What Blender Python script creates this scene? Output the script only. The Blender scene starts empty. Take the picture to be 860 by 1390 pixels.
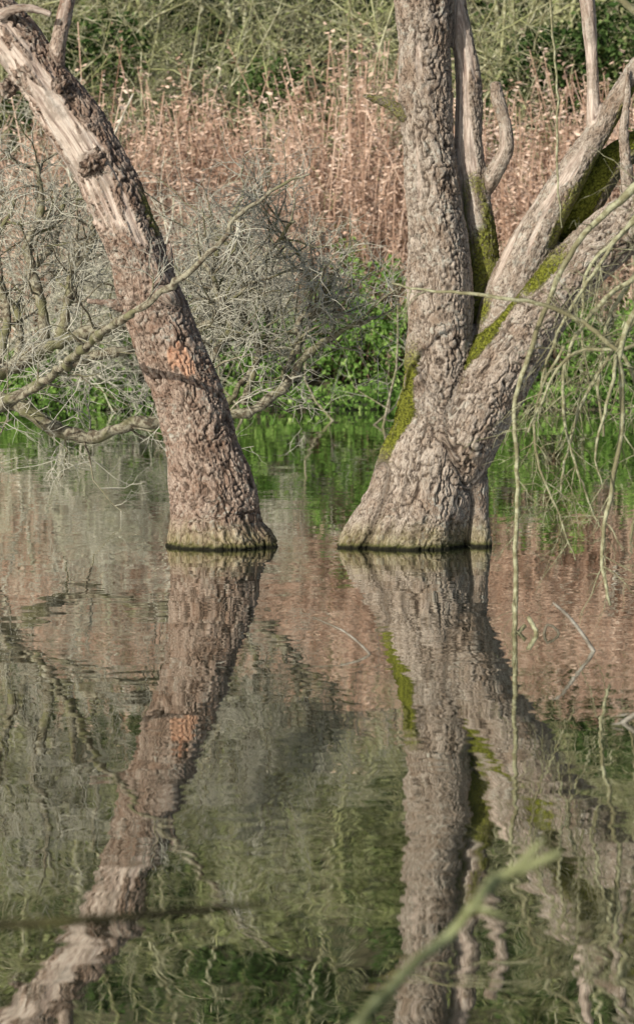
import bpy, math, random, time
import numpy as np
from mathutils import Vector, Euler
scene = bpy.context.scene
scene.view_settings.view_transform = 'Standard'
scene.view_settings.look = 'None'
scene.view_settings.exposure = 0

# ------------------------------------------------------------------ camera
CAM_H = 1.54
F = 3200.0
PITCH = math.atan(263 / F)
cp, sp = math.cos(PITCH), math.sin(PITCH)

def P(px, py, Y):
    """survey helper: metres in the world for a measured bearing at distance Y"""
    u = (px - 430) / F; v = (695 - py) / F
    t = Y / (cp + v * sp)
    return np.array([u * t, Y, CAM_H + t * (-sp + v * cp)])

cam_d = bpy.data.cameras.new("camera")
cam = bpy.data.objects.new("camera", cam_d)
scene.collection.objects.link(cam)
cam.location = (0, 0, CAM_H)
cam.rotation_euler = (math.radians(90) - PITCH, 0, 0)
cam_d.sensor_fit = 'VERTICAL'
cam_d.sensor_height = 36
cam_d.lens = 36 * F / 1390
cam_d.clip_end = 2000
cam_d.dof.use_dof = True
cam_d.dof.focus_distance = 16.0
cam_d.dof.aperture_fstop = 4.0
scene.camera = cam

# ------------------------------------------------------------------ light
S = Vector((-0.62, -0.72, 0.50)).normalized()
elev = math.asin(S.z); azi = math.atan2(S.x, S.y)
w = bpy.data.worlds.new("World"); scene.world = w; w.use_nodes = True
nt = w.node_tree
bg = nt.nodes["Background"]
sky = nt.nodes.new("ShaderNodeTexSky"); sky.sky_type = 'NISHITA'; sky.sun_disc = False
sky.sun_elevation = elev; sky.sun_rotation = azi
nt.links.new(sky.outputs[0], bg.inputs[0]); bg.inputs[1].default_value = 0.10
sl = bpy.data.lights.new("sun", 'SUN'); sl.energy = 5.0; sl.angle = math.radians(0.5); sl.color = (1, 0.955, 0.87)
so = bpy.data.objects.new("sun", sl); scene.collection.objects.link(so)
so.rotation_euler = (-S).to_track_quat('-Z', 'Y').to_euler()

# ------------------------------------------------------------------ noise
_perm = np.random.default_rng(5).permutation(256); _perm = np.concatenate([_perm, _perm, _perm])
_g = np.random.default_rng(6).normal(size=(256, 3)); _g /= np.linalg.norm(_g, axis=1)[:, None]
def pn(p):
    p = np.asarray(p, dtype=np.float64)
    i = np.floor(p).astype(np.int64); f = p - i; i &= 255
    u = f * f * f * (f * (f * 6 - 15) + 10)
    r = 0
    for dx in (0, 1):
        wx = u[:, 0] if dx else 1 - u[:, 0]
        for dy in (0, 1):
            wy = u[:, 1] if dy else 1 - u[:, 1]
            for dz in (0, 1):
                wz = u[:, 2] if dz else 1 - u[:, 2]
                h = _perm[_perm[_perm[(i[:, 0] + dx) & 255] + ((i[:, 1] + dy) & 255)] + ((i[:, 2] + dz) & 255)]
                g = _g[h]
                d = g[:, 0] * (f[:, 0] - dx) + g[:, 1] * (f[:, 1] - dy) + g[:, 2] * (f[:, 2] - dz)
                r = r + wx * wy * wz * d
    return r * 1.6
def sst(x, a, b):
    t = np.clip((x - a) / (b - a), 0, 1); return t * t * (3 - 2 * t)

# ------------------------------------------------------------------ mesh helpers
class Acc:
    def __init__(s): s.v = []; s.q = []; s.t = []; s.n = 0; s.attr = []
    def add(s, v, q=None, t=None, a=None):
        v = np.asarray(v, dtype=np.float32)
        if q is not None and len(q): s.q.append(np.asarray(q, dtype=np.int64) + s.n)
        if t is not None and len(t): s.t.append(np.asarray(t, dtype=np.int64) + s.n)
        s.v.append(v); s.attr.append(np.full(len(v), 0.0) if a is None else np.broadcast_to(a, (len(v),)))
        s.n += len(v)
    def pack(s):
        s.v = [np.concatenate(s.v)]; s.attr = [np.concatenate(s.attr)]
        s.q = [np.concatenate(s.q)] if s.q else []; s.t = [np.concatenate(s.t)] if s.t else []
        return s
    def stamp(s, o, loc, rz, sc, rot=None):
        if rot is None:
            c, n = math.cos(rz), math.sin(rz); rot = np.array([[c, -n, 0], [n, c, 0], [0, 0, 1.]])
        v = (o.v[0] @ rot.T) * sc + np.asarray(loc)
        s.add(v, o.q[0] if o.q else None, o.t[0] if o.t else None, o.attr[0])
    def mesh(s, name, mat=None, smooth=True):
        me = bpy.data.meshes.new(name)
        v = np.concatenate(s.v)
        q = np.concatenate(s.q) if s.q else np.zeros((0, 4), int)
        t = np.concatenate(s.t) if s.t else np.zeros((0, 3), int)
        loops = np.concatenate([q.ravel(), t.ravel()]).astype(np.int32)
        tot = np.concatenate([np.full(len(q), 4), np.full(len(t), 3)]).astype(np.int32)
        st = np.concatenate([[0], np.cumsum(tot)[:-1]]).astype(np.int32)
        me.vertices.add(len(v)); me.vertices.foreach_set("co", v.ravel().astype(np.float32))
        me.loops.add(len(loops)); me.loops.foreach_set("vertex_index", loops)
        me.polygons.add(len(tot)); me.polygons.foreach_set("loop_start", st)
        me.polygons.foreach_set("loop_total", tot)
        me.polygons.foreach_set("use_smooth", np.full(len(tot), smooth))
        at = me.attributes.new("rnd", 'FLOAT', 'POINT')
        at.data.foreach_set("value", np.concatenate(s.attr).astype(np.float32))
        me.update(calc_edges=True)
        if mat: me.materials.append(mat)
        return me

def obj(name, me, parent=None, loc=(0, 0, 0)):
    o = bpy.data.objects.new(name, me); scene.collection.objects.link(o)
    o.location = loc
    if parent: o.parent = parent
    return o

def catmull(pts, step):
    pts = np.asarray(pts, float)
    ext = np.vstack([2 * pts[0] - pts[1], pts, 2 * pts[-1] - pts[-2]])
    out = []
    for i in range(1, len(ext) - 2):
        p0, p1, p2, p3 = ext[i - 1], ext[i], ext[i + 1], ext[i + 2]
        n = max(1, int(np.linalg.norm((p2 - p1)[:3]) / step))
        for k in range(n):
            t = k / n
            out.append(0.5 * (2 * p1 + (p2 - p0) * t + (2 * p0 - 5 * p1 + 4 * p2 - p3) * t * t + (3 * p1 - p0 - 3 * p2 + p3) * t ** 3))
    out.append(ext[-2])
    return np.array(out)

def frames(pts, ref):
    t = np.gradient(pts, axis=0); t /= np.linalg.norm(t, axis=1)[:, None] + 1e-12
    n = np.cross(ref, t); n /= np.linalg.norm(n, axis=1)[:, None] + 1e-12
    b = np.cross(t, n)
    return t, n, b

def tube(acc, pts, rad, sides=6, cap=False, ref=None, a=0.0):
    pts = np.asarray(pts, float)
    d = pts[-1] - pts[0]
    if ref is None:
        ref = np.eye(3)[np.argmin(np.abs(d))]
    t, n, b = frames(pts, ref)
    th = np.arange(sides) * 2 * np.pi / sides
    rad = np.asarray(rad)
    ring = pts[:, None, :] + rad[:, None, None] * (np.cos(th)[None, :, None] * n[:, None, :] + np.sin(th)[None, :, None] * b[:, None, :])
    m = len(pts)
    v = ring.reshape(-1, 3)
    i = np.arange(m - 1)[:, None] * sides; j = np.arange(sides)[None, :]; j2 = (j + 1) % sides
    q = np.stack([i + j, i + j2, i + sides + j2, i + sides + j], -1).reshape(-1, 4)
    tr = None
    if cap:
        v = np.vstack([v, pts[0] - t[0] * rad[0] * .3, pts[-1] + t[-1] * rad[-1] * .3])
        c0 = m * sides; c1 = c0 + 1; jj = np.arange(sides); jn = (jj + 1) % sides
        tr = np.vstack([np.stack([np.full(sides, c0), jn, jj], -1),
                        np.stack([np.full(sides, c1), (m - 1) * sides + jj, (m - 1) * sides + jn], -1)])
    acc.add(v, q, tr, a)

def wander(r, start, dirv, length, n, wob, up=0.0):
    p = np.array(start, float); d = np.array(dirv, float); d /= np.linalg.norm(d) + 1e-9
    out = [p.copy()]
    N = r.normal(size=(n, 3)) * wob
    for k in range(n):
        d = d + N[k]; d[2] += up; d /= math.sqrt(d.dot(d))
        p = p + d * (length / n); out.append(p)
    return np.array(out)

def grow(acc, r, pts, rads, spec, lvl=0, a=0.0, tips=None):
    """spec: list of (count, length, radius, wobble, up, sides) per level"""
    if lvl >= len(spec): return
    cnt, ln, rd, wob, up, sides = spec[lvl]
    for k in range(int(cnt)):
        f = r.uniform(0.12, 1.0) * (len(pts) - 1)
        i = min(int(f), len(pts) - 2); p = pts[i] + (pts[i + 1] - pts[i]) * (f - i)
        t = pts[i + 1] - pts[i]; t /= np.linalg.norm(t) + 1e-9
        side = r.normal(size=3); side -= t * side.dot(t); side /= np.linalg.norm(side) + 1e-9
        d = t * r.uniform(0.2, 0.9) + side * r.uniform(0.6, 1.0)
        L = ln * r.uniform(0.5, 1.3)
        pp = wander(r, p, d, L, 6 if lvl < 1 else 4, wob, up)
        R0 = min(rd * r.uniform(0.7, 1.2), rads[i] * 0.85)
        rr = np.linspace(R0, R0 * 0.35, len(pp))
        tube(acc, pp, rr, sides, a=(a if lvl == 0 else 1.0))
        if tips is not None: tips.append(pp[1:])
        grow(acc, r, pp, rr, spec, lvl + 1, a, tips)

# ------------------------------------------------------------------ material helpers
class M:
    def __init__(s, name):
        s.m = bpy.data.materials.new(name); s.m.use_nodes = True
        s.nt = s.m.node_tree; s.b = s.nt.nodes["Principled BSDF"]; s.out = s.nt.nodes["Material Output"]
    def n(s, typ, **kw):
        nd = s.nt.nodes.new(typ)
        for k, v in kw.items(): setattr(nd, k, v)
        return nd
    def l(s, a, b): s.nt.links.new(a, b)
    def attr(s, name, out='Fac'):
        a = s.n("ShaderNodeAttribute", attribute_name=name); return a.outputs[out]
    def noise(s, vec, scale, det=4, rough=.55, out='Fac', dist=0):
        a = s.n("ShaderNodeTexNoise"); a.inputs['Scale'].default_value = scale; a.inputs['Detail'].default_value = det
        a.inputs['Roughness'].default_value = rough; a.inputs['Distortion'].default_value = dist
        if vec is not None: s.l(vec, a.inputs['Vector'])
        return a.outputs[out]
    def mapv(s, vec, sc):
        a = s.n("ShaderNodeMapping"); a.inputs['Scale'].default_value = sc; s.l(vec, a.inputs['Vector']); return a.outputs[0]
    def math(s, op, a, b=None, c=None, clamp=False):
        nd = s.n("ShaderNodeMath", operation=op); nd.use_clamp = clamp
        for k, x in enumerate((a, b, c)):
            if x is None: continue
            if isinstance(x, (int, float)): nd.inputs[k].default_value = x
            else: s.l(x, nd.inputs[k])
        return nd.outputs[0]
    def rng(s, x, a, b, c=0., d=1.):
        nd = s.n("ShaderNodeMapRange"); nd.interpolation_type = 'SMOOTHSTEP'
        s.l(x, nd.inputs[0])
        for k, v in enumerate((a, b, c, d)): nd.inputs[k + 1].default_value = v
        return nd.outputs[0]
    def mix(s, f, a, b):
        nd = s.n("ShaderNodeMix", data_type='RGBA')
        if isinstance(f, (int, float)): nd.inputs[0].default_value = f
        else: s.l(f, nd.inputs[0])
        for k, x in ((6, a), (7, b)):
            if isinstance(x, tuple): nd.inputs[k].default_value = (*x, 1)
            else: s.l(x, nd.inputs[k])
        return nd.outputs[2]
    def ramp(s, f, stops):
        nd = s.n("ShaderNodeValToRGB"); s.l(f, nd.inputs[0]); e = nd.color_ramp.elements
        while len(e) < len(stops): e.new(0.5)
        for k, (p, c) in enumerate(stops): e[k].position = p; e[k].color = (*c, 1)
        return nd.outputs[0]

def bark_mat(name, light, mid, dark):
    m = M(name)
    co = m.attr("bco", 'Vector')
    crev = m.attr("crev"); bare = m.attr("bare"); moss = m.attr("moss"); orange = m.attr("orange")
    geo = m.n("ShaderNodeNewGeometry"); sep = m.n("ShaderNodeSeparateXYZ"); m.l(geo.outputs['Position'], sep.inputs[0])
    z = sep.outputs[2]
    st = m.mapv(co, (1, 1, 0.38))
    n1 = m.noise(st, 34, 7, .7, dist=.6); n2 = m.noise(co, 5, 4, .6); n3 = m.noise(m.mapv(co, (1, 1, .5)), 95, 5, .75, dist=.4)
    base = m.mix(m.rng(n1, .36, .60), mid, light)
    base = m.mix(m.rng(n2, .42, .66, 0, .6), base, (mid[0] * .80, mid[1] * .66, mid[2] * .56))
    base = m.mix(m.rng(n3, .34, .54, .8, 0), base, dark)
    lich = m.math('MULTIPLY', m.rng(m.noise(co, 21, 5, .7), .52, .64), m.rng(m.noise(co, 2.3, 2), .38, .58))
    base = m.mix(m.math('MULTIPLY', lich, .65), base, (.54, .52, .43))
    base = m.mix(m.math('MULTIPLY', crev, .9, clamp=True), base, dark)
    bw = m.mapv(co, (1, 1, 0.10))
    bn = m.noise(bw, 30, 6, .65, dist=.3)
    wood = m.ramp(bn, [(.31, (.10, .07, .055)), (.43, (.40, .30, .24)), (.53, (.66, .54, .44)), (.72, (.80, .72, .62))])
    wood = m.mix(m.rng(m.noise(co, 7, 6, .65), .47, .62, 0, .75), wood, (.32, .255, .20))
    col = m.mix(bare, base, wood)
    on = m.noise(st, 30, 5)
    col = m.mix(orange, col, m.mix(m.rng(on, .3, .55), (.36, .17, .10), (.62, .37, .24)))
    az = m.math('SUBTRACT', z, m.math('MULTIPLY', m.noise(st, 14, 4), .24))
    col = m.mix(m.rng(az, -.08, .12, .6, 0), col, m.mix(m.rng(n1, .35, .6), (.06, .048, .018), (.29, .25, .11)))
    mn = m.noise(co, 60, 5, .7)
    mf = m.math('MULTIPLY', moss, m.rng(m.math('ADD', mn, m.math('MULTIPLY', moss, .2)), .5, .62), clamp=True)
    col = m.mix(mf, col, m.mix(m.rng(mn, .35, .65), (.06, .065, .01), (.30, .31, .045)))
    col = m.mix(m.rng(m.math('ADD', z, m.math('MULTIPLY', m.noise(co, 22, 3), .07)), .05, .085, .8, 0), col, (.08, .085, .02))
    col = m.mix(m.rng(m.math('ADD', z, m.math('MULTIPLY', m.noise(co, 30, 3), .03)), .022, .045, .94, 0), col, (.012, .011, .008))
    m.l(col, m.b.inputs['Base Color'])
    m.b.inputs['Roughness'].default_value = .9
    m.b.inputs['Specular IOR Level'].default_value = .12
    bmp = m.n("ShaderNodeBump"); bmp.inputs['Distance'].default_value = .022; bmp.inputs['Strength'].default_value = 1
    hh = m.math('ADD', m.math('MULTIPLY', n1, m.math('SUBTRACT', 1.0, m.math('MULTIPLY', bare, .8))), m.math('MULTIPLY', n3, .5))
    hh = m.math('ADD', hh, m.math('MULTIPLY', bn, m.math('MULTIPLY', bare, .8)))
    hh = m.math('ADD', hh, m.math('MULTIPLY', mf, m.math('MULTIPLY', mn, 1.5)))
    m.l(hh, bmp.inputs['Height']); m.l(bmp.outputs[0], m.b.inputs['Normal'])
    return m.m

def twig_mat(name, c1, c2, c3, scale=18, bump=True, pale=None):
    m = M(name)
    tc = m.n("ShaderNodeTexCoord"); co = tc.outputs['Object']
    n1 = m.noise(co, scale, 3, .65); n2 = m.noise(co, scale * .2, 2)
    col = m.mix(m.rng(n1, .38, .62), c1, c2)
    col = m.mix(m.rng(n2, .45, .65), col, c3)
    if pale: col = m.mix(m.math('MULTIPLY', m.attr("rnd"), .75), col, pale)
    d = m.n("ShaderNodeBsdfDiffuse"); m.l(col, d.inputs[0])
    if bump:
        bmp = m.n("ShaderNodeBump"); bmp.inputs['Distance'].default_value = .008
        m.l(m.noise(co, scale * 4, 4, .6), bmp.inputs['Height']); m.l(bmp.outputs[0], d.inputs['Normal'])
    m.l(d.outputs[0], m.out.inputs['Surface'])
    return m.m

def leaf_mat(name, stops, trans=.35, nsc=.5):
    m = M(name)
    geo = m.n("ShaderNodeNewGeometry")
    r = m.attr("rnd"); nn = m.noise(geo.outputs['Position'], nsc, 2)
    f = m.math('ADD', m.math('MULTIPLY', r, .6), m.math('MULTIPLY', m.rng(nn, .3, .7), .4))
    col = m.ramp(f, stops)
    d = m.n("ShaderNodeBsdfDiffuse"); m.l(col, d.inputs[0])
    if trans:
        t = m.n("ShaderNodeBsdfTranslucent"); m.l(col, t.inputs[0])
        mx = m.n("ShaderNodeMixShader"); mx.inputs[0].default_value = trans
        m.l(d.outputs[0], mx.inputs[1]); m.l(t.outputs[0], mx.inputs[2])
        m.l(mx.outputs[0], m.out.inputs['Surface'])
    else: m.l(d.outputs[0], m.out.inputs['Surface'])
    return m.m

# ------------------------------------------------------------------ big sculpted trunks
def limb(pts, step=0.05, rs=1.0):
    L = [np.array([*P(a, b, Y), r * rs * Y / F]) for a, b, Y, r in pts]
    return catmull(L, step)
def refof(pts):
    return np.array([0, 1., 0]) if abs(pts[-1, 1] - pts[0, 1]) < .8 * np.linalg.norm(pts[-1] - pts[0]) else np.array([1., 0, 0])

def sculpt(name, limbs, mat, voxel, attrs_fn, amp=.019):
    acc = Acc()
    for L in limbs:
        tube(acc, L[:, :3], L[:, 3], 28, cap=True, ref=refof(L[:, :3]))
    me0 = acc.mesh(name + "_raw")
    o = obj(name, me0)
    md = o.modifiers.new("r", 'REMESH'); md.mode = 'VOXEL'; md.voxel_size = voxel
    sm = o.modifiers.new("s", 'SMOOTH'); sm.iterations = 9; sm.factor = .6
    dg = bpy.context.evaluated_depsgraph_get()
    me = bpy.data.meshes.new_from_object(o.evaluated_get(dg))
    o.modifiers.clear(); o.data = me
    n = len(me.vertices)
    v = np.empty(n * 3, np.float32); me.vertices.foreach_get("co", v); v = v.reshape(-1, 3).astype(float)
    nr = np.empty(n * 3, np.float32); me.vertices.foreach_get("normal", nr); nr = nr.reshape(-1, 3).astype(float)
    best = np.full(n, 1e9); bco = np.zeros((n, 3)); lid = np.zeros(n, int); ar = np.zeros(n); br = np.zeros(n)
    for li, L in enumerate(limbs):
        pts = L[:, :3]
        t, nn, bb = frames(pts, refof(pts))
        s = np.concatenate([[0], np.cumsum(np.linalg.norm(np.diff(pts, axis=0), axis=1))])
        for k in range(len(pts) - 1):
            d = pts[k + 1] - pts[k]; ll = d.dot(d)
            R = max(L[k, 3], L[k + 1, 3]) * 1.6 + .03
            cand = np.where((np.abs(v - (pts[k] + d * .5)).max(1) < R + .03))[0]
            if not len(cand): continue
            vv = v[cand]
            rel = vv - pts[k]
            u = np.clip(rel @ d / ll, 0, 1)
            off = rel - u[:, None] * d
            r = L[k, 3] + (L[k + 1, 3] - L[k, 3]) * u
            dist = np.linalg.norm(off, axis=1) / r
            mk = dist < best[cand]
            if not mk.any(): continue
            ix = cand[mk]
            best[ix] = dist[mk]; lid[ix] = li
            N = nn[k] + (nn[k + 1] - nn[k]) * u[mk, None]; B = bb[k] + (bb[k + 1] - bb[k]) * u[mk, None]
            a = (off[mk] * N).sum(1); b = (off[mk] * B).sum(1)
            bco[ix, 0] = a; bco[ix, 1] = b; bco[ix, 2] = s[k] + u[mk] * np.sqrt(ll) + pts[0, 2]
            ar[ix] = a / r[mk]; br[ix] = b / r[mk]
    # relax the bark coordinates over the surface so bends and joints flow
    ne_ = len(me.edges); e = np.empty(ne_ * 2, np.int32); me.edges.foreach_get("vertices", e); e = e.reshape(-1, 2)
    deg = np.bincount(e.ravel(), minlength=n).astype(float) + 1e-9
    for _ in range(14):
        for c in range(3):
            sm_ = np.bincount(e[:, 0], weights=bco[e[:, 1], c], minlength=n) + np.bincount(e[:, 1], weights=bco[e[:, 0], c], minlength=n)
            bco[:, c] = .35 * bco[:, c] + .65 * sm_ / deg
    bare, moss, orange, keep = attrs_fn(v, lid, ar, br, bco)
    bco = np.where(keep[:, None] > .5, v * 1.3, bco)
    wv = np.stack([pn(bco * np.array([9, 9, 6.]) + 3), pn(bco * np.array([9, 9, 6.]) + 40), pn(bco * 7 + 80)], 1)
    wv2 = np.stack([pn(bco * 26 + 13), pn(bco * 26 + 50), pn(bco * 20 + 90)], 1)
    q = bco * np.array([14, 14, 3.6]) + wv * 1.1 + wv2 * .35
    f1 = np.abs(pn(q)); f2 = np.abs(pn(q * np.array([2.2, 2.2, 2.9]) + 17)); f3 = np.abs(pn(bco * np.array([11, 11, 17.]) + wv * 2.2 + wv2 * .8 + 9))
    c1 = 1 - sst(f1, .0, .26); c2 = 1 - sst(f2, .0, .24); c3 = 1 - sst(f3, .0, .10)
    rag = sst(pn(bco * np.array([8, 8, 5.]) + 77), -.35, .35)
    crev = np.clip(c1 * (.55 + .5 * rag) + c2 * .5 * (1.2 - rag) + c3 * .2 * (1 - rag * .5), 0, 1.25)
    barkk = 1 - bare
    scale = np.clip(np.array([L[len(L) // 2, 3] for L in limbs])[lid] / .18, .3, 1.1)
    plate = pn(bco * np.array([24, 24, 12.]) + wv + 5)
    low = pn(bco * np.array([5, 5, 2.5]) + 31)
    fl = sst(-v[:, 2], -.75, 0.1)
    flute = pn(bco * np.array([7.5, 7.5, .7]) + 60)
    disp = -amp * crev * barkk * scale + .008 * plate * barkk * scale + .018 * low * scale + fl * .032 * flute * scale
    disp += bare * (-.018 * scale + .006 * pn(bco * np.array([26, 26, 2.]) + 3))
    disp += keep * (.035 * (pn(v * 22 + 3) + .7 * pn(v * 50 + 9)))
    v2 = v + nr * disp[:, None]
    me.vertices.foreach_set("co", v2.astype(np.float32).ravel())
    crev = np.clip((crev - .30) * 1.25, 0, 1) * barkk * np.clip(scale + .2, 0, 1)
    crev = np.where(keep > .5, np.clip(.45 - 1.2 * pn(v * 45), .1, 1), crev)
    for nm, arr in (("crev", crev), ("bare", bare), ("moss", moss), ("orange", orange)):
        at = me.attributes.new(nm, 'FLOAT', 'POINT'); at.data.foreach_set("value", arr.astype(np.float32))
    at = me.attributes.new("bco", 'FLOAT_VECTOR', 'POINT'); at.data.foreach_set("vector", bco.astype(np.float32).ravel())
    me.polygons.foreach_set("use_smooth", np.full(len(me.polygons), True))
    me.materials.clear(); me.materials.append(mat); me.update()
    me.name = name
    return o

T = 16.0
leftL = [
 limb([(304, 850, T, 96), (300, 790, T, 88), (298, 745, T, 78), (294, 720, T, 68), (292, 690, T, 62), (286, 650, T, 57), (273, 600, T, 51), (260, 550, T, 48), (241, 500, T, 46),
       (222, 450, T, 46), (203, 400, T, 42), (188, 350, T, 40), (168, 300, T, 40), (148, 250, T, 41), (120, 200, T, 41), (88, 150, T, 39),
       (52, 100, T, 38), (15, 50, T, 36), (-30, 0, T, 33), (-80, -60, T, 30), (-130, -150, T, 27), (-160, -260, T, 22), (-170, -400, T, 14), (-180, -520, T, 6)]),
 limb([(326, 705, T - .1, 16), (346, 730, T - .12, 16), (364, 748, T - .14, 15), (378, 790, T - .2, 18)]),
 limb([(70, 130, T, 20), (74, 100, T - .05, 15), (79, 60, T - .08, 11), (88, 20, T - .08, 11), (97, -30, T - .05, 10), (105, -120, T, 7), (125, -220, T, 3)]),
 limb([(-20, 45, T, 14), (0, 22, T - .15, 9), (22, 12, T - .2, 7), (45, 12, T - .2, 6), (70, 20, T - .2, 5)]),
 limb([(120, 232, T - .10, 17), (128, 222, T - .17, 16), (134, 214, T - .15, 14)]),
 limb([(78, 124, T - .10, 12), (84, 117, T - .16, 12), (90, 112, T - .13, 10)]),
 limb([(16, 116, T - .02, 12), (6, 122, T - .08, 10)]),
 limb([(225, 365, T, 12), (228, 345, T - .02, 8), (230, 330, T - .02, 3)]),
 limb([(165, 415, T - .05, 10), (142, 411, T - .08, 5), (118, 408, T - .1, 4)]),
 limb([(206, 395, T - .12, 14), (225, 405, T - .13, 17), (243, 440, T - .02, 14)]),
]
def left_attr(v, lid, ar, br, bco):
    nz = pn(bco * np.array([9, 9, 3.]) + 11); n2 = pn(bco * np.array([24, 24, 5.]) + 2)
    z = v[:, 2]
    nb = nz * .28 + n2 * .20
    bare = sst(z + nb * 1.1, 2.05, 2.16) * sst(.46 - ar + nb * 1.2, 0, .12) * sst(.55 - br * .6 + nb, 0, .2)
    bare = np.where(lid == 2, sst(n2 + .1, 0, .2) * .6, bare)
    bare = np.where(lid == 3, .7, bare)
    bare *= 1 - .95 * sst(n2 * .9 + nz * .5, .27, .38)
    keep = ((lid == 4) | (lid == 5) | (lid == 6)).astype(float)
    bare *= 1 - keep
    moss = .8 * sst(ar, .75, .95) * sst(z, 2.0, 2.2) * sst(2.5 - z, 0, .2)
    c = P(246, 483, T - .2)
    d = np.sqrt(((v[:, 0] - c[0] + .3 * (z - c[2])) / .08) ** 2 + ((z - c[2]) / .12) ** 2)
    orange = sst(1.05 - d + n2 * .5 + nz * .4, 0, .15) * .92
    orange = np.where(br < 0, orange, 0)
    return bare, moss, orange, keep
mat_left = bark_mat("bark_leaning_trunk", (.52, .405, .315), (.30, .205, .15), (.04, .025, .017))
left_tree = sculpt("dead_leaning_tree", leftL, mat_left, .0078, left_attr)

rightL = [
 limb([(556, 850, T, 96), (556, 790, T, 88), (557, 742, T, 78), (564, 705, T, 73), (574, 660, T, 70), (582, 620, T, 65), (588, 580, T, 56), (592, 540, T, 50), (595, 500, T, 47), (597, 450, T, 45),
       (597, 400, T, 45), (596, 350, T, 43), (590, 300, T, 40), (586, 250, T, 37), (582, 200, T, 36), (578, 150, T, 35), (576, 100, T, 36), (576, 50, T, 38), (575, 0, T, 40),
       (572, -80, T, 37), (560, -200, T, 32), (545, -340, T, 24), (540, -500, T, 12)]),
 limb([(592, 680, T, 40), (604, 640, T, 54), (626, 580, T, 60), (655, 530, T, 55), (690, 478, T, 50), (722, 432, T, 45), (758, 388, T, 42), (800, 345, T, 40), (850, 305, T, 38), (905, 265, T - .1, 36), (970, 215, T - .2, 32), (1060, 130, T - .4, 24), (1130, 0, T - .5, 15), (1160, -120, T - .5, 6)]),
 limb([(640, 500, T + .2, 28), (652, 430, T + .2, 26), (655, 370, T + .18, 25), (648, 310, T + .15, 24), (641, 250, T + .12, 21), (636, 200, T + .1, 20), (636, 150, T + .1, 19), (634, 100, T + .1, 18), (626, 50, T + .1, 15), (620, 0, T + .1, 12), (612, -90, T + .1, 8), (610, -160, T + .1, 4)]),
 limb([(655, 262, T + .12, 11), (672, 232, T + .05, 12), (687, 200, T, 11), (684, 165, T, 9), (676, 138, T, 10), (671, 112, T, 8)]),
 limb([(668, 490, T + .02, 34), (684, 430, T + .05, 36), (702, 378, T + .05, 34), (722, 330, T + .03, 31), (748, 282, T, 26), (778, 232, T, 22), (812, 178, T, 17), (845, 122, T, 15), (885, 60, T, 13), (930, -20, T, 10), (960, -120, T, 5)]),
 limb([(722, 385, T + .25, 24), (756, 330, T + .25, 24), (785, 285, T + .2, 27), (815, 238, T + .2, 25), (850, 205, T + .2, 20), (900, 170, T + .2, 16), (960, 100, T + .3, 9), (1000, 0, T + .3, 4)]),
 limb([(806, 185, T, 12), (805, 150, T - .02, 10), (803, 100, T - .03, 9), (800, 50, T - .03, 10), (797, 10, T - .03, 11), (790, -40, T - .03, 12), (786, -120, T, 6)]),
 limb([(852, 262, T - .05, 10), (848, 215, T - .1, 8), (846, 175, T - .1, 7), (851, 130, T - .1, 5), (850, 90, T - .1, 3)]),
 limb([(536, 650, T - .1, 30), (508, 700, T - .12, 28), (482, 738, T - .14, 25), (464, 790, T - .16, 26)]),
 limb([(585, 620, T - .12, 34), (590, 690, T - .16, 26), (592, 740, T - .2, 24), (596, 790, T - .25, 28)]),
 limb([(630, 600, T - .02, 28), (641, 650, T - .05, 21), (646, 700, T - .07, 16), (651, 745, T - .1, 16), (660, 800, T - .1, 22)]),
 limb([(548, 156, T - .05, 10), (528, 141, T - .06, 8), (508, 134, T - .08, 6), (492, 129, T - .1, 3)]),
]
def right_attr(v, lid, ar, br, bco):
    nz = pn(bco * np.array([9, 9, 3.]) + 71); n2 = pn(bco * np.array([22, 22, 5.]) + 2); n4 = pn(bco * np.array([14, 14, 1.8]) + 22)
    z = v[:, 2]; bare = np.zeros(len(v)); moss = np.zeros(len(v))
    m = lid == 0
    bare[m] = (sst(n4 + nz * .4, .55, .62) * sst(z, 2.0, 2.6) * sst(-br, .2, .5))[m] * .6
    moss[m] = (sst(-ar + nz * .3 + n2 * .12, .68, .88) * sst(z, .45, .75) * sst(1.5 - z, 0, .4) * 1.1)[m]
    m = lid == 2
    bare[m] = (sst(-ar * .8 + n4 * .9 + .32, 0, .12) * sst(z, 2.1, 2.35) * sst(-br + .4, 0, .3))[m]
    moss[m] = (sst(2.35 - z + nz * .4, 0, .3) * .9)[m]
    m = lid == 4
    bare[m] = (sst(n4 + .25 * (-ar) + n2 * .15, .26, .34) * sst(z, 1.7, 1.9) * sst(2.75 - z, 0, .2) * sst(-br, 0, .3))[m] * .9
    moss[m] = (sst(ar + nz * .5, .5, .8) * sst(z, 1.85, 2.1) * .8 + sst(-ar + nz * .5, .75, 1.) * sst(1.8 - z, 0, .2))[m]
    m = lid == 5
    moss[m] = (.5 + sst(-ar - br * .4 + nz * .6, -.3, .3))[m]
    m = lid == 1
    moss[m] = (sst(-ar + nz * .5 + n2 * .12, .58, .85) * sst(z, .95, 1.2) * sst(2.2 - z, 0, .4) * 1.1)[m]
    m = lid == 6
    bare[m] = (.35 + .65 * sst(n2, -.1, .15))[m]
    m = lid == 3
    bare[m] = (sst(n4, .35, .45) * .7)[m]
    m = lid == 11
    moss[m] = .6
    return bare, np.clip(moss, 0, 1.2), np.zeros(len(v)), np.zeros(len(v))
mat_right = bark_mat("bark_forked_trunk", (.55, .46, .37), (.33, .26, .195), (.045, .030, .021))
right_tree = sculpt("forked_willow_tree", rightL, mat_right, .0086, right_attr)

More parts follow.
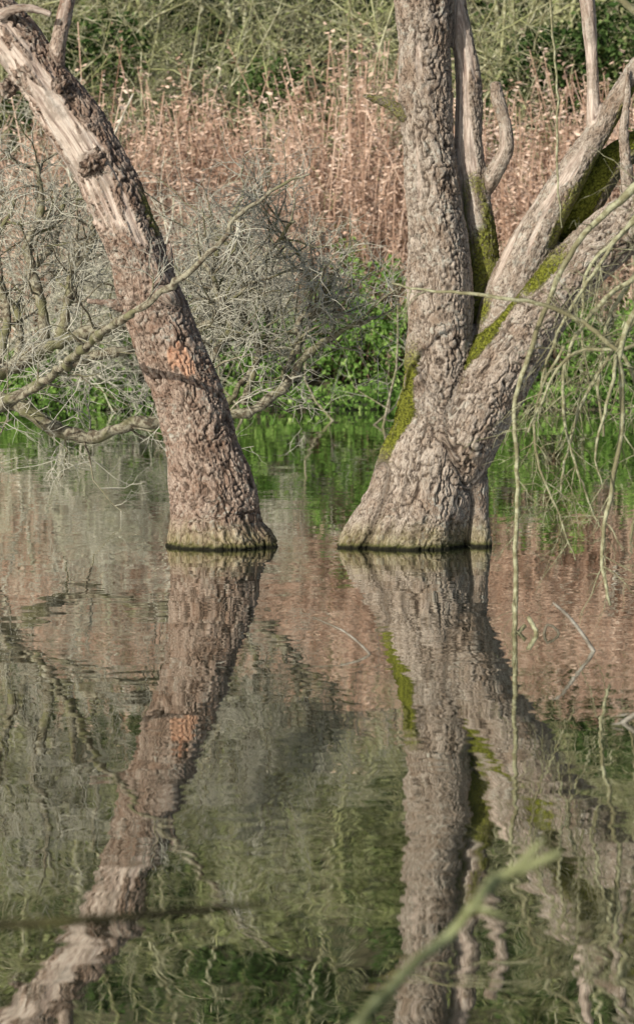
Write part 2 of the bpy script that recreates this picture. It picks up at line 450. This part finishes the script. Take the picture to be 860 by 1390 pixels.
# ------------------------------------------------------------------ dead fallen boughs / tangles
lichen = twig_mat("lichened_twigs", (.12, .095, .065), (.34, .31, .22), (.19, .18, .095), 26, True, (.60, .57, .46))
greytw = twig_mat("grey_twigs", (.20, .17, .13), (.36, .33, .27), (.16, .14, .10))
greentw = twig_mat("willow_shoots", (.22, .20, .11), (.42, .41, .26), (.20, .18, .10), 30)

fb = Acc(); r = np.random.default_rng(3)
D = 18.5
tw = [(5, .72, .010, .24, .05, 4), (5, .40, .006, .27, .02, 3), (4, .20, .0045, .27, 0, 3)]
main = [
 [(-120, 500, D, 14), (-60, 528, D, 13), (0, 545, D, 12), (50, 562, D, 11), (115, 592, D, 10), (170, 577, D, 9), (230, 562, D, 9), (300, 553, D, 8), (345, 545, D, 8), (385, 512, D, 7), (405, 480, D, 7), (430, 466, D, 5), (470, 442, D, 4), (510, 430, D, 3)],
 [(-120, 570, D, 13), (-50, 560, D - .4, 12), (0, 555, D - .4, 11), (50, 526, D - .4, 9), (110, 487, D - .3, 8), (160, 470, D - .3, 7), (230, 462, D, 5), (300, 430, D, 4)],
 [(-120, 540, D, 17), (-40, 516, D, 15), (20, 490, D, 14), (75, 460, D, 12), (130, 447, D, 10), (175, 440, D, 8), (240, 420, D + .3, 6), (310, 410, D + .3, 4)],
 [(60, 462, D, 9), (52, 400, D, 8), (46, 340, D, 7), (62, 290, D, 5), (50, 220, D, 3)],
 [(80, 456, D, 8), (98, 380, D, 6), (128, 320, D, 5), (120, 240, D, 3)],
 [(0, 492, D, 8), (10, 420, D + .2, 6), (-10, 350, D + .2, 5), (20, 270, D, 3)],
 [(30, 486, D + .5, 6), (30, 400, D + .7, 5), (80, 320, D + .7, 4), (90, 250, D + .7, 3)],
 [(405, 480, D, 6), (402, 440, D, 5), (440, 412, D, 4), (450, 370, D, 3)],
 [(300, 553, D, 6), (282, 500, D, 5), (318, 440, D, 5), (290, 380, D, 4), (270, 340, D, 3)],
 [(330, 548, D, 6), (345, 470, D + .2, 5), (320, 400, D + .2, 4), (370, 330, D + .2, 3), (400, 300, D, 2)],
 [(250, 500, D + 1, 6), (275, 430, D + 1, 5), (300, 340, D + 1, 4), (330, 260, D + 1, 3)],
 [(310, 550, D, 5), (360, 450, D + .4, 4), (340, 370, D + .4, 4), (300, 330, D + .4, 3), (275, 290, D + .4, 2)],
 [(385, 512, D, 5), (420, 430, D + .4, 4), (410, 360, D + .4, 3), (370, 300, D + .4, 2)],
 [(5, 545, D - .5, 6), (60, 505, D - 1.5, 6), (110, 466, D - 3, 6), (165, 430, D - 3.6, 5.5), (215, 392, D - 3.8, 5.5), (255, 352, D - 4, 5), (300, 305, D - 4, 4), (350, 262, D - 4, 3), (420, 236, D - 4, 1.5)],
]
for i, pl in enumerate(main):
    L = limb(pl, .05, .88)
    jit = np.cumsum(r.normal(size=(len(L), 3)) * .010, 0); jit -= np.linspace(0, 1, len(L))[:, None] * jit[-1]
    L[:, :3] += jit
    L[:, 3] *= 1 + .14 * r.normal(size=len(L))
    tube(fb, L[:, :3], L[:, 3], 8, cap=True)
    last = i == len(main) - 1
    sp_ = [list(x) for x in tw]; sp_[0][0] = 6 if last else 17
    if last: sp_[0][1] = .3
    grow(fb, r, L[:, :3], L[:, 3], [tuple(x) for x in sp_])
obj("fallen_dead_branches", fb.mesh("fallen_dead_branches", lichen))

tg = Acc(); r = np.random.default_rng(8)
for k in range(6):
    x0 = r.uniform(-2.6, 1.0); y0 = r.uniform(30, 37)
    pts = wander(r, (x0, y0, -.3), (r.uniform(-.8, .8), r.uniform(-.3, .3), 1), r.uniform(2., 3.6), 9, .25, .0)
    rr = np.linspace(.022, .008, len(pts)); tube(tg, pts, rr, 5)
    grow(tg, r, pts, rr, [(8, 1.0, .010, .22, 0., 4), (5, .5, .006, .24, 0, 3)])
obj("drowned_scrub", tg.mesh("drowned_scrub", lichen))

# ------------------------------------------------------------------ overhanging shoots (right)
wd = lambda py: 4928.0 / (py - 432)
oh = Acc(); r = np.random.default_rng(21); Q = 11.5
hang = [
 [(1100, 60, Q + .5, 13), (1000, 140, Q + .3, 11), (930, 200, Q, 9), (870, 245, Q, 7), (820, 290, Q, 4.5), (775, 345, Q, 4), (740, 420, Q, 3.5), (708, 505, Q, 3.5), (700, 560, Q, 3.2), (706, 640, Q, 3.2), (710, 720, Q, 3.2), (716, 800, Q, 3.6), (714, 850, Q, 3.6), (706, 885, Q, 3.6)],
 [(714, 838, Q, 3.2), (724, 856, Q - .05, 3.2), (728, 880, Q - .05, 3)],
 [(712, 848, Q, 3), (700, 858, Q, 3), (694, 884, Q, 3)],
 [(960, 300, Q, 6), (870, 360, Q, 4), (820, 395, Q, 3.5), (775, 450, Q, 2.6), (760, 520, Q, 2.4), (772, 590, Q, 2), (790, 645, Q, 1.7), (808, 686, Q, 1.2)],
 [(960, 330, Q - .4, 7), (880, 400, Q - .4, 5), (848, 470, Q - .4, 4), (852, 570, Q - .4, 3.8), (842, 660, Q - .4, 3.2), (830, 730, Q - .4, 2.8), (832, 775, Q - .4, 2.5), (840, 812, Q - .4, 2)],
 [(900, 640, Q - .3, 3), (862, 500, Q - .3, 3), (828, 462, Q - .3, 3.3), (790, 436, Q - .2, 3.3), (740, 412, Q - .2, 3), (680, 401, Q - .2, 2.7), (610, 394, Q - .1, 2), (545, 384, Q, 1.2)],
 [(765, 470, Q, 2.4), (728, 540, Q, 2), (722, 600, Q, 2), (742, 680, Q, 1.7), (764, 745, Q, 1.4), (772, 770, Q, 1)],
 [(835, 480, Q - .4, 3), (822, 560, Q - .5, 2.2), (806, 610, Q - .5, 1.7), (812, 660, Q - .5, 1.1)],
 [(930, 210, Q + 1, 5), (860, 300, Q + 1, 3.5), (800, 360, Q + 1, 2.6), (790, 440, Q + 1, 2), (800, 520, Q + 1, 1.6)],
 [(960, 260, Q + .6, 5), (890, 340, Q + .6, 3.5), (830, 420, Q + .6, 3), (815, 500, Q + .6, 2.4), (822, 590, Q + .6, 1.8)],
 [(930, 420, Q - .2, 4), (870, 470, Q - .2, 3), (790, 480, Q - .2, 2.6), (748, 520, Q - .2, 2), (712, 600, Q - .2, 1.5)],
 [(980, 350, Q + .2, 5), (900, 430, Q + .2, 3.4), (866, 540, Q + .2, 2.8), (858, 650, Q + .2, 2.2), (846, 740, Q + .2, 1.6)],
 [(940, 240, Q + .4, 4), (850, 310, Q + .4, 3), (790, 400, Q + .4, 2.4), (740, 500, Q + .4, 2), (728, 580, Q + .4, 1.4)],
 [(930, 380, Q + .1, 4), (860, 440, Q + .1, 3), (812, 520, Q + .1, 2.5), (782, 600, Q + .1, 2), (770, 680, Q + .1, 1.6)],
 [(745, -60, Q + 1, 2), (751, 60, Q + 1, 1.6), (756, 160, Q + 1, 1.6), (752, 240, Q + 1, 1.4), (758, 312, Q + 1, 1)],
 [(760, -80, Q, 5), (810, -30, Q, 4.5), (860, 18, Q, 5), (930, 50, Q, 6)],
]
for i, pl in enumerate(hang):
    L = limb(pl, .04)
    L[:, :3] += np.cumsum(r.normal(size=(len(L), 3)) * .004, 0)
    tube(oh, L[:, :3], L[:, 3], 7, cap=True)
    if i in (0, 3, 4, 5, 6, 8, 9, 10, 11, 12, 13):
        grow(oh, r, L[:, :3], L[:, 3], [(20 if i != 5 else 8, .28, .0032, .2, -.10, 4), (4, .14, .0024, .22, -.05, 3)])
obj("overhanging_willow_branch", oh.mesh("overhanging_willow_branch", greentw))

st_ = Acc()
for pl in ([(750, 818, wd(886), 1.6), (770, 836, wd(886), 2.2), (788, 858, wd(886), 2.4), (806, 886, wd(886), 3), (812, 900, wd(886), 3)],
           [(425, 838, wd(890) + .4, 1), (468, 858, wd(890) + .2, 1.4), (500, 886, wd(890), 2), (506, 900, wd(890), 2)],
           [(760, 872, wd(862), 2), (756, 856, wd(862), 2), (742, 848, wd(862), 2), (736, 868, wd(862), 2)],
           [(880, 962, wd(985), 3), (858, 972, wd(985), 4), (838, 986, wd(985), 3)]):
    L = limb(pl, .02); tube(st_, L[:, :3], L[:, 3], 6, cap=True)
obj("sticks_in_water", st_.mesh("sticks_in_water", greytw))

nb_ = Acc(); r = np.random.default_rng(2)
for pl in ([(330, 1600, 3.0, 8), (470, 1410, 3.2, 8), (560, 1312, 3.4, 7), (610, 1268, 3.5, 7.5), (648, 1222, 3.5, 7), (672, 1192, 3.6, 9), (712, 1178, 3.6, 7), (762, 1155, 3.6, 5)],
           [(690, 1186, 3.6, 6), (722, 1156, 3.6, 5), (736, 1138, 3.6, 3)],
           [(640, 1232, 3.5, 5), (668, 1236, 3.5, 4), (690, 1252, 3.5, 2)]):
    L = limb(pl, .02); L[:, :3] += r.normal(size=(len(L), 3)) * .0012
    tube(nb_, L[:, :3], L[:, 3], 8, cap=True)
obj("bankside_shoot", nb_.mesh("bankside_shoot", twig_mat("green_shoot", (.17, .18, .08), (.36, .38, .19), (.24, .25, .12), 12)))
nb_ = Acc()
L = limb([(-260, 1330, 2.7, 7), (-120, 1275, 3, 7), (-20, 1258, 3.2, 7), (100, 1250, 3.2, 7), (250, 1238, 3.3, 6), (360, 1226, 3.4, 4)], .02)
tube(nb_, L[:, :3], L[:, 3], 8, cap=True)
obj("bankside_twig", nb_.mesh("bankside_twig", twig_mat("olive_twig", (.05, .045, .02), (.09, .085, .035), (.04, .035, .02))))

# ------------------------------------------------------------------ ground
def gh(x, y):
    q = np.stack([x * .35, y * .35, np.zeros_like(x)], -1).reshape(-1, 3)
    wob = pn(q).reshape(x.shape)
    yy = y + wob * .5
    far = np.interp(yy, [38.8, 40, 41, 46, 52, 60, 66, 90, 140, 400], [-.7, .02, .4, 1.3, 2.6, 4.5, 7, 30, 46, 60])
    near = np.interp(yy, [-60, -5, .6, 1.6, 3.2], [3, .35, .15, -.05, -.7])
    lat = np.interp(np.abs(x), [52, 60, 90, 300], [-.7, .3, 2, 8])
    z = np.maximum(np.maximum(far, near), lat)
    q2 = np.stack([x * 1.3, y * 1.3, np.zeros_like(x)], -1).reshape(-1, 3)
    return z + pn(q2).reshape(x.shape) * .1 * (z > -.2)
xs = np.unique(np.concatenate([np.linspace(-400, -30, 40), np.arange(-30, 30, .5), np.linspace(30, 400, 40)]))
ys = np.unique(np.concatenate([np.linspace(-60, -2, 20), np.arange(-2, 4, .3), np.arange(4, 37, 3), np.arange(37, 60, .4), np.linspace(60, 400, 50)]))
X, Y = np.meshgrid(xs, ys); Z = gh(X, Y)
g = Acc(); nx, ny = len(xs), len(ys)
i = np.arange(ny - 1)[:, None] * nx + np.arange(nx - 1)[None, :]
g.add(np.stack([X, Y, Z], -1).reshape(-1, 3), np.stack([i, i + 1, i + nx + 1, i + nx], -1).reshape(-1, 4))
m = M("bank_soil_and_litter"); geo = m.n("ShaderNodeNewGeometry"); po = geo.outputs['Position']
n1 = m.noise(po, .35, 6, .7); n2 = m.noise(po, 4, 5, .75)
c = m.mix(m.rng(n2, .35, .65), (.03, .027, .012), (.13, .11, .055))
c = m.mix(m.rng(n1, .42, .58), c, (.03, .04, .013))
m.l(c, m.b.inputs['Base Color']); m.b.inputs['Roughness'].default_value = .95
obj("ground", g.mesh("ground", m.m))

# ------------------------------------------------------------------ water
wa = Acc(); wa.add([(-62, -3, 0), (62, -3, 0), (62, 42, 0), (-62, 42, 0)], [[0, 1, 2, 3]])
m = M("lake_water"); geo = m.n("ShaderNodeNewGeometry"); po = geo.outputs['Position']
def wavevec(sc, det, amp, mod, scl=(1, 1, 1), dist=0):
    nz = m.noise(m.mapv(po, scl), sc, det, .5, 'Color', dist)
    sb = m.n("ShaderNodeVectorMath", operation='SUBTRACT'); m.l(nz, sb.inputs[0]); sb.inputs[1].default_value = (.5, .5, .5)
    ml = m.n("ShaderNodeVectorMath", operation='MULTIPLY'); m.l(sb.outputs[0], ml.inputs[0]); ml.inputs[1].default_value = (amp, amp, 0)
    s2 = m.n("ShaderNodeVectorMath", operation='SCALE'); m.l(ml.outputs[0], s2.inputs[0])
    if mod is None: s2.inputs['Scale'].default_value = 1
    else: m.l(mod, s2.inputs['Scale'])
    return s2.outputs[0]
patch = m.rng(m.noise(m.mapv(po, (.25, .12, 1)), 1, 3), .38, .62, .55, 1.3)
v1 = wavevec(2.6, 2, .028, patch, (.8, 1.3, 1), .8)
v2 = wavevec(12, 1.5, .022, patch, (.5, 1.4, 1))
v3 = wavevec(.5, 1, .012, None)
a1 = m.n("ShaderNodeVectorMath", operation='ADD'); m.l(v1, a1.inputs[0]); m.l(v2, a1.inputs[1])
a2 = m.n("ShaderNodeVectorMath", operation='ADD'); m.l(a1.outputs[0], a2.inputs[0]); m.l(v3, a2.inputs[1])
a3 = m.n("ShaderNodeVectorMath", operation='ADD'); m.l(a2.outputs[0], a3.inputs[0]); a3.inputs[1].default_value = (0, 0, 1)
nn_ = m.n("ShaderNodeVectorMath", operation='NORMALIZE'); m.l(a3.outputs[0], nn_.inputs[0])
gl = m.n("ShaderNodeBsdfGlossy"); gl.inputs['Roughness'].default_value = .0; gl.inputs['Color'].default_value = (.98, .98, .95, 1)
df = m.n("ShaderNodeBsdfDiffuse"); df.inputs[0].default_value = (.018, .021, .010, 1)
m.l(nn_.outputs[0], gl.inputs['Normal'])
fr = m.n("ShaderNodeFresnel"); fr.inputs['IOR'].default_value = 2.3
mx = m.n("ShaderNodeMixShader"); m.l(m.math('MULTIPLY_ADD', fr.outputs[0], .72, .36, clamp=True), mx.inputs[0])
m.l(df.outputs[0], mx.inputs[1]); m.l(gl.outputs[0], mx.inputs[2]); m.l(mx.outputs[0], m.out.inputs['Surface'])
obj("lake_water", wa.mesh("lake_water", m.m))

# ------------------------------------------------------------------ leaf masses
def leaves(acc, r, c, size, flat=0.5, rnd=None):
    n = len(c)
    nrm = r.normal(size=(n, 3)); nrm[:, 2] += flat; nrm[:, 1] -= flat * .8; nrm /= np.linalg.norm(nrm, axis=1)[:, None]
    t = np.cross(nrm, r.normal(size=(n, 3))); t /= np.linalg.norm(t, axis=1)[:, None]
    b = np.cross(nrm, t); s = size * r.uniform(.6, 1.35, n)[:, None]
    p0 = c - t * s * .55; p2 = c + t * s * .55 - nrm * s * .12; p1 = c + b * s * .33 + nrm * s * .08; p3 = c - b * s * .33 + nrm * s * .08
    v = np.stack([p0, p1, p2, p3], 1).reshape(-1, 3); i = np.arange(n)[:, None] * 4
    tr = np.concatenate([i + [0, 1, 2], i + [0, 2, 3]])
    if rnd is None: rnd = r.uniform(0, 1, n)
    acc.add(v, None, tr, np.repeat(rnd, 4))

r = np.random.default_rng(31)
ne = Acc(); n = 85000
x = r.uniform(-12, 12, n); yb = 39.9 + r.exponential(1.1, n)
q = np.stack([x * .7, yb * .5, np.zeros(n)], -1); hm = 1.45 + 1.0 * pn(q) + .7 * pn(q * 3 + 5)
hm *= np.interp(x, [-12, -5.2, -4.4, -3.4, -1.5, 0, .8, 1.8, 12], [.25, .3, .6, .85, .9, 1.25, 1.35, 1.15, 1.15])
hm = np.clip(hm, .12, 2.5)
zt = r.uniform(0, 1, n) ** .75
yy = yb + zt * hm * .5
keep_ = r.uniform(0, 1, n) < np.clip(.45 + 1.8 * pn(np.stack([x * 1.6, yy, zt * hm * 2.2], -1)) + .25, .04, 1)
c = np.stack([x, yy, gh(x, yy).clip(-.02) + zt * hm + .02], -1)[keep_]
leaves(ne, r, c, .095, .6)
n = 8000; x = r.uniform(-12, 12, n); c = np.stack([x, 39.7 + r.uniform(-.3, .6, n) + .3 * pn(np.stack([x * 1.2, x * 0, x * 0], -1)), r.uniform(.02, .4, n)], -1)
leaves(ne, r, c, .09, .5)
nettle = leaf_mat("nettle_leaf", [(.0, (.05, .095, .022)), (.35, (.13, .24, .05)), (.7, (.25, .39, .09)), (1., (.44, .54, .20))], .3, 1.2)
obj("nettle_undergrowth", ne.mesh("nettle_undergrowth", nettle, False))

def reed_patch(n, xr, yr, hr, seed, dens):
    r = np.random.default_rng(seed); acc = Acc()
    x = r.uniform(*xr, n); y = r.uniform(*yr, n)
    k = r.uniform(0, 1, n) < dens(x, y); x, y = x[k], y[k]; n = len(x)
    z0 = gh(x, y); h = r.uniform(*hr, n) * (1 + .8 * pn(np.stack([x * .6, y * .5, x * 0 + 3], -1)))
    lean = r.normal(size=(n, 2)) * .2
    base = np.stack([x, y, z0], -1); top = base + np.stack([lean[:, 0] * h, lean[:, 1] * h, h], -1)
    rn = r.uniform(0, 1, n)
    wv = np.stack([np.full(n, .009), np.full(n, .0), np.zeros(n)], -1)
    v = np.stack([base - wv, base + wv, top + wv, top - wv], 1).reshape(-1, 3); i = np.arange(n)[:, None] * 4
    acc.add(v, i + [0, 1, 2, 3], None, np.repeat(rn * .5, 4))
    for kk in range(10):
        f = r.uniform(.25, .95, n)[:, None]; p = base + (top - base) * f
        a = r.uniform(0, 6.28, n); L = r.uniform(.18, .55, n)[:, None]
        d = np.stack([np.cos(a), np.sin(a), r.uniform(-.3, .8, n)], -1)
        mid = p + d * L * .55; tip = p + d * L; tip[:, 2] -= L[:, 0] * r.uniform(.1, .6, n)
        wd_ = np.stack([-np.sin(a), np.cos(a), r.normal(size=n) * .5], -1) * r.uniform(.006, .014, n)[:, None]
        v = np.stack([p - wd_ * .5, mid - wd_, tip, mid + wd_], 1).reshape(-1, 3)
        acc.add(v, i + [0, 1, 2, 3], None, np.repeat(np.clip(rn + r.normal(size=n) * .15, 0, 1), 4))
    for kk in range(28):
        f = r.uniform(.4, 1.04, n)[:, None] if kk % 2 else r.uniform(.75, 1.08, n)[:, None]; p = base + (top - base) * f
        a = r.uniform(0, 6.28, n); L = r.uniform(.06, .16, n)[:, None]
        d = np.stack([np.cos(a), np.sin(a), r.uniform(-.5, .6, n)], -1)
        tip = p + d * L
        wd_ = r.normal(size=(n, 3)) * .014
        v = np.stack([p, p + d * L * .6 - wd_, tip, p + d * L * .6 + wd_], 1).reshape(-1, 3)
        acc.add(v, i + [0, 1, 2, 3], None, np.repeat(np.clip(rn * .6 + .35 + r.normal(size=n) * .15, 0, 1), 4))
    return acc
def dens(x, y):
    d = .40 + 1.6 * pn(np.stack([x * .55, y * .4, x * 0 + 9], -1))
    return np.clip(d + np.interp(x, [-7, -4.2, -2.6, -1, 0, 1.5, 8], [.25, .1, .15, .5, .45, .3, .45]), .05, 1)
reedm = leaf_mat("dead_reed", [(.0, (.17, .095, .06)), (.3, (.42, .27, .19)), (.65, (.62, .45, .34)), (1., (.74, .60, .48))], 0, .8)
ra = reed_patch(8000, (-12, 12), (41.4, 48.5), (2.3, 4.0), 4, dens)
obj("reed_bed", ra.mesh("reed_bed", reedm, False))

# ------------------------------------------------------------------ bare shrubs
def shrub_acc(seed, H, stems, droop=0.0, bud=0.3, fine=1.0):
    r = np.random.default_rng(seed); acc = Acc(); tips = []
    for k in range(stems):
        a = r.uniform(0, 6.28); sprd = r.uniform(.1, .9)
        pts = wander(r, (r.normal() * .25, r.normal() * .25, -.2), (math.cos(a) * sprd, math.sin(a) * sprd, 1), H * r.uniform(.7, 1.15), 10, .18, .0)
        R = r.uniform(.03, .065) * fine; rr = np.linspace(R, .014 * fine, len(pts)); rd = r.uniform()
        tube(acc, pts, rr, 5, a=rd)
        grow(acc, r, pts, rr, [(8, H * .34, .02 * fine, .22, droop, 4), (6, H * .15, .011 * fine, .22, droop, 3), (3, H * .08, .008 * fine, .22, droop, 3)], 0, rd, tips)
    la = None
    if bud:
        tp = np.concatenate(tips); tp = tp[r.uniform(0, 1, len(tp)) < bud]
        la = Acc(); leaves(la, r, tp + r.normal(size=tp.shape) * .05, .06, .3); la.pack()
    return acc.pack(), la
olive = twig_mat("olive_mossy_branches", (.22, .20, .105), (.56, .54, .36), (.38, .39, .18), 5, False)
palegrey = twig_mat("pale_lichen_branches", (.38, .34, .26), (.70, .66, .54), (.48, .47, .32), 6, False)
olive_leaf = leaf_mat("olive_leaf", [(.0, (.08, .095, .03)), (.5, (.22, .25, .095)), (1., (.46, .48, .25))], 0, .6)
dark_leaf = leaf_mat("evergreen_leaf", [(.0, (.015, .03, .008)), (.5, (.05, .09, .026)), (1., (.15, .21, .07))], 0, .35)
variants = [shrub_acc(100 + k, 7.0, 6, [-.02, 0, -.05][k], .3) for k in range(3)]
pale = [shrub_acc(200 + k, 4.0, 6, 0, 0, .75) for k in range(2)]

r = np.random.default_rng(77)
th, tb, ls = Acc(), Acc(), Acc()
def place(lst, x, y, s, idx, A, B=None):
    me, lf = lst[idx % len(lst)]
    z = float(gh(np.array([x]), np.array([y]))[0]); rz = r.uniform(0, 6.28)
    A.stamp(me, (x, y, z), rz, s)
    if lf is not None and B is not None: B.stamp(lf, (x, y, z), rz, s)
k = 0
for yv, sc, dx in ((46.5, .62, 3.4), (50.0, .9, 2.6), (54.5, 1.25, 2.9), (60, 1.9, 3.6)):
    for x in np.arange(-14, 14.1, dx):
        place(variants, x + r.normal() * .7, yv + r.normal() * .8, sc * r.uniform(.8, 1.2), k, th, tb); k += 1
for (x, y, s) in [(-5.6, 41.2, 1.1), (-4.7, 40.6, 1.15), (-3.9, 40.5, 1.0), (-3.1, 40.8, 1.05), (-2.2, 40.8, .9), (-1.4, 40.9, .75), (-8, 41.5, 1.1), (-4.9, 43, 1.5), (-3.0, 43.5, 1.4),
                  (-.4, 41.2, .6), (4.6, 41.2, .75), (5.6, 43, 1.1), (8, 42, 1.1)]:
    place(pale, x, y, s, k, ls); k += 1
obj("bare_willow_thicket", th.mesh("bare_willow_thicket", olive))
obj("thicket_foliage", tb.mesh("thicket_foliage", olive_leaf, False))
obj("lichened_scrub", ls.mesh("lichened_scrub", palegrey))

cl = []
for k in range(2):
    rr_ = np.random.default_rng(300 + k); n = 700
    d = rr_.normal(size=(n, 3)); d /= np.linalg.norm(d, axis=1)[:, None]
    c = d * (rr_.uniform(0.2, 1, n) ** .5)[:, None] * np.array([1.3, 1.1, 1.15]); c *= (1 + .35 * pn(d * 2 + k * 7))[:, None]
    a_ = Acc(); leaves(a_, rr_, c, .19, .4); cl.append(a_.pack())
evd, evo = Acc(), Acc()
def clump(x, y, z, s, dk):
    R = np.array(Euler((r.uniform(-.5, .5), r.uniform(-.5, .5), r.uniform(0, 6.28))).to_matrix())
    (evd if dk else evo).stamp(cl[r.integers(2)], (x, y, z), 0, s, R)
for x in np.arange(-20, 20.1, 2.5):
    hz = 14 + 3 * math.sin(x * .7) + r.normal()
    for z in np.arange(4.5, hz, 2.3):
        if r.uniform() < .8: clump(x + r.normal() * .7, 64 + r.normal() * .9, z + r.normal() * .5, r.uniform(1.1, 1.6), r.uniform() < .65)
for _ in range(60):
    y_ = r.uniform(72, 90); x_ = r.uniform(-24, 24)
    clump(x_, y_, float(gh(np.array([x_]), np.array([y_]))[0]) + .5, r.uniform(1.6, 2.6), r.uniform() < .6)
for _ in range(24):
    clump(r.uniform(4.2, 10), r.uniform(49.5, 53), r.uniform(4.6, 7.6), r.uniform(.55, .9), True)
for _ in range(50):
    clump(r.uniform(-11, 11), r.uniform(49.5, 58), r.uniform(4.0, 7.4), r.uniform(.5, .8), r.uniform() < .75)
obj("evergreen_wood", evd.mesh("evergreen_wood", dark_leaf, False))
obj("ivy_undergrowth", evo.mesh("ivy_undergrowth", olive_leaf, False))

fl = Acc(); r = np.random.default_rng(9)
for (a, b) in [(190, 657), (78, 650), (845, 978), (838, 990), (620, 905), (300, 905), (130, 690)]:
    y = wd(b); c = P(a, b, y); c[2] = .006
    s = .022
    v = [c + [-s * 1.3, 0, 0], c + [0, -s, .004], c + [s * 1.3, 0, .012], c + [0, s, .004]]
    fl.add(v, [[0, 1, 2, 3]], None, r.uniform(.3, 1))
obj("floating_leaves", fl.mesh("floating_leaves", leaf_mat("floating_leaf", [(0, (.2, .15, .08)), (.5, (.4, .35, .25)), (1, (.6, .55, .45))])))
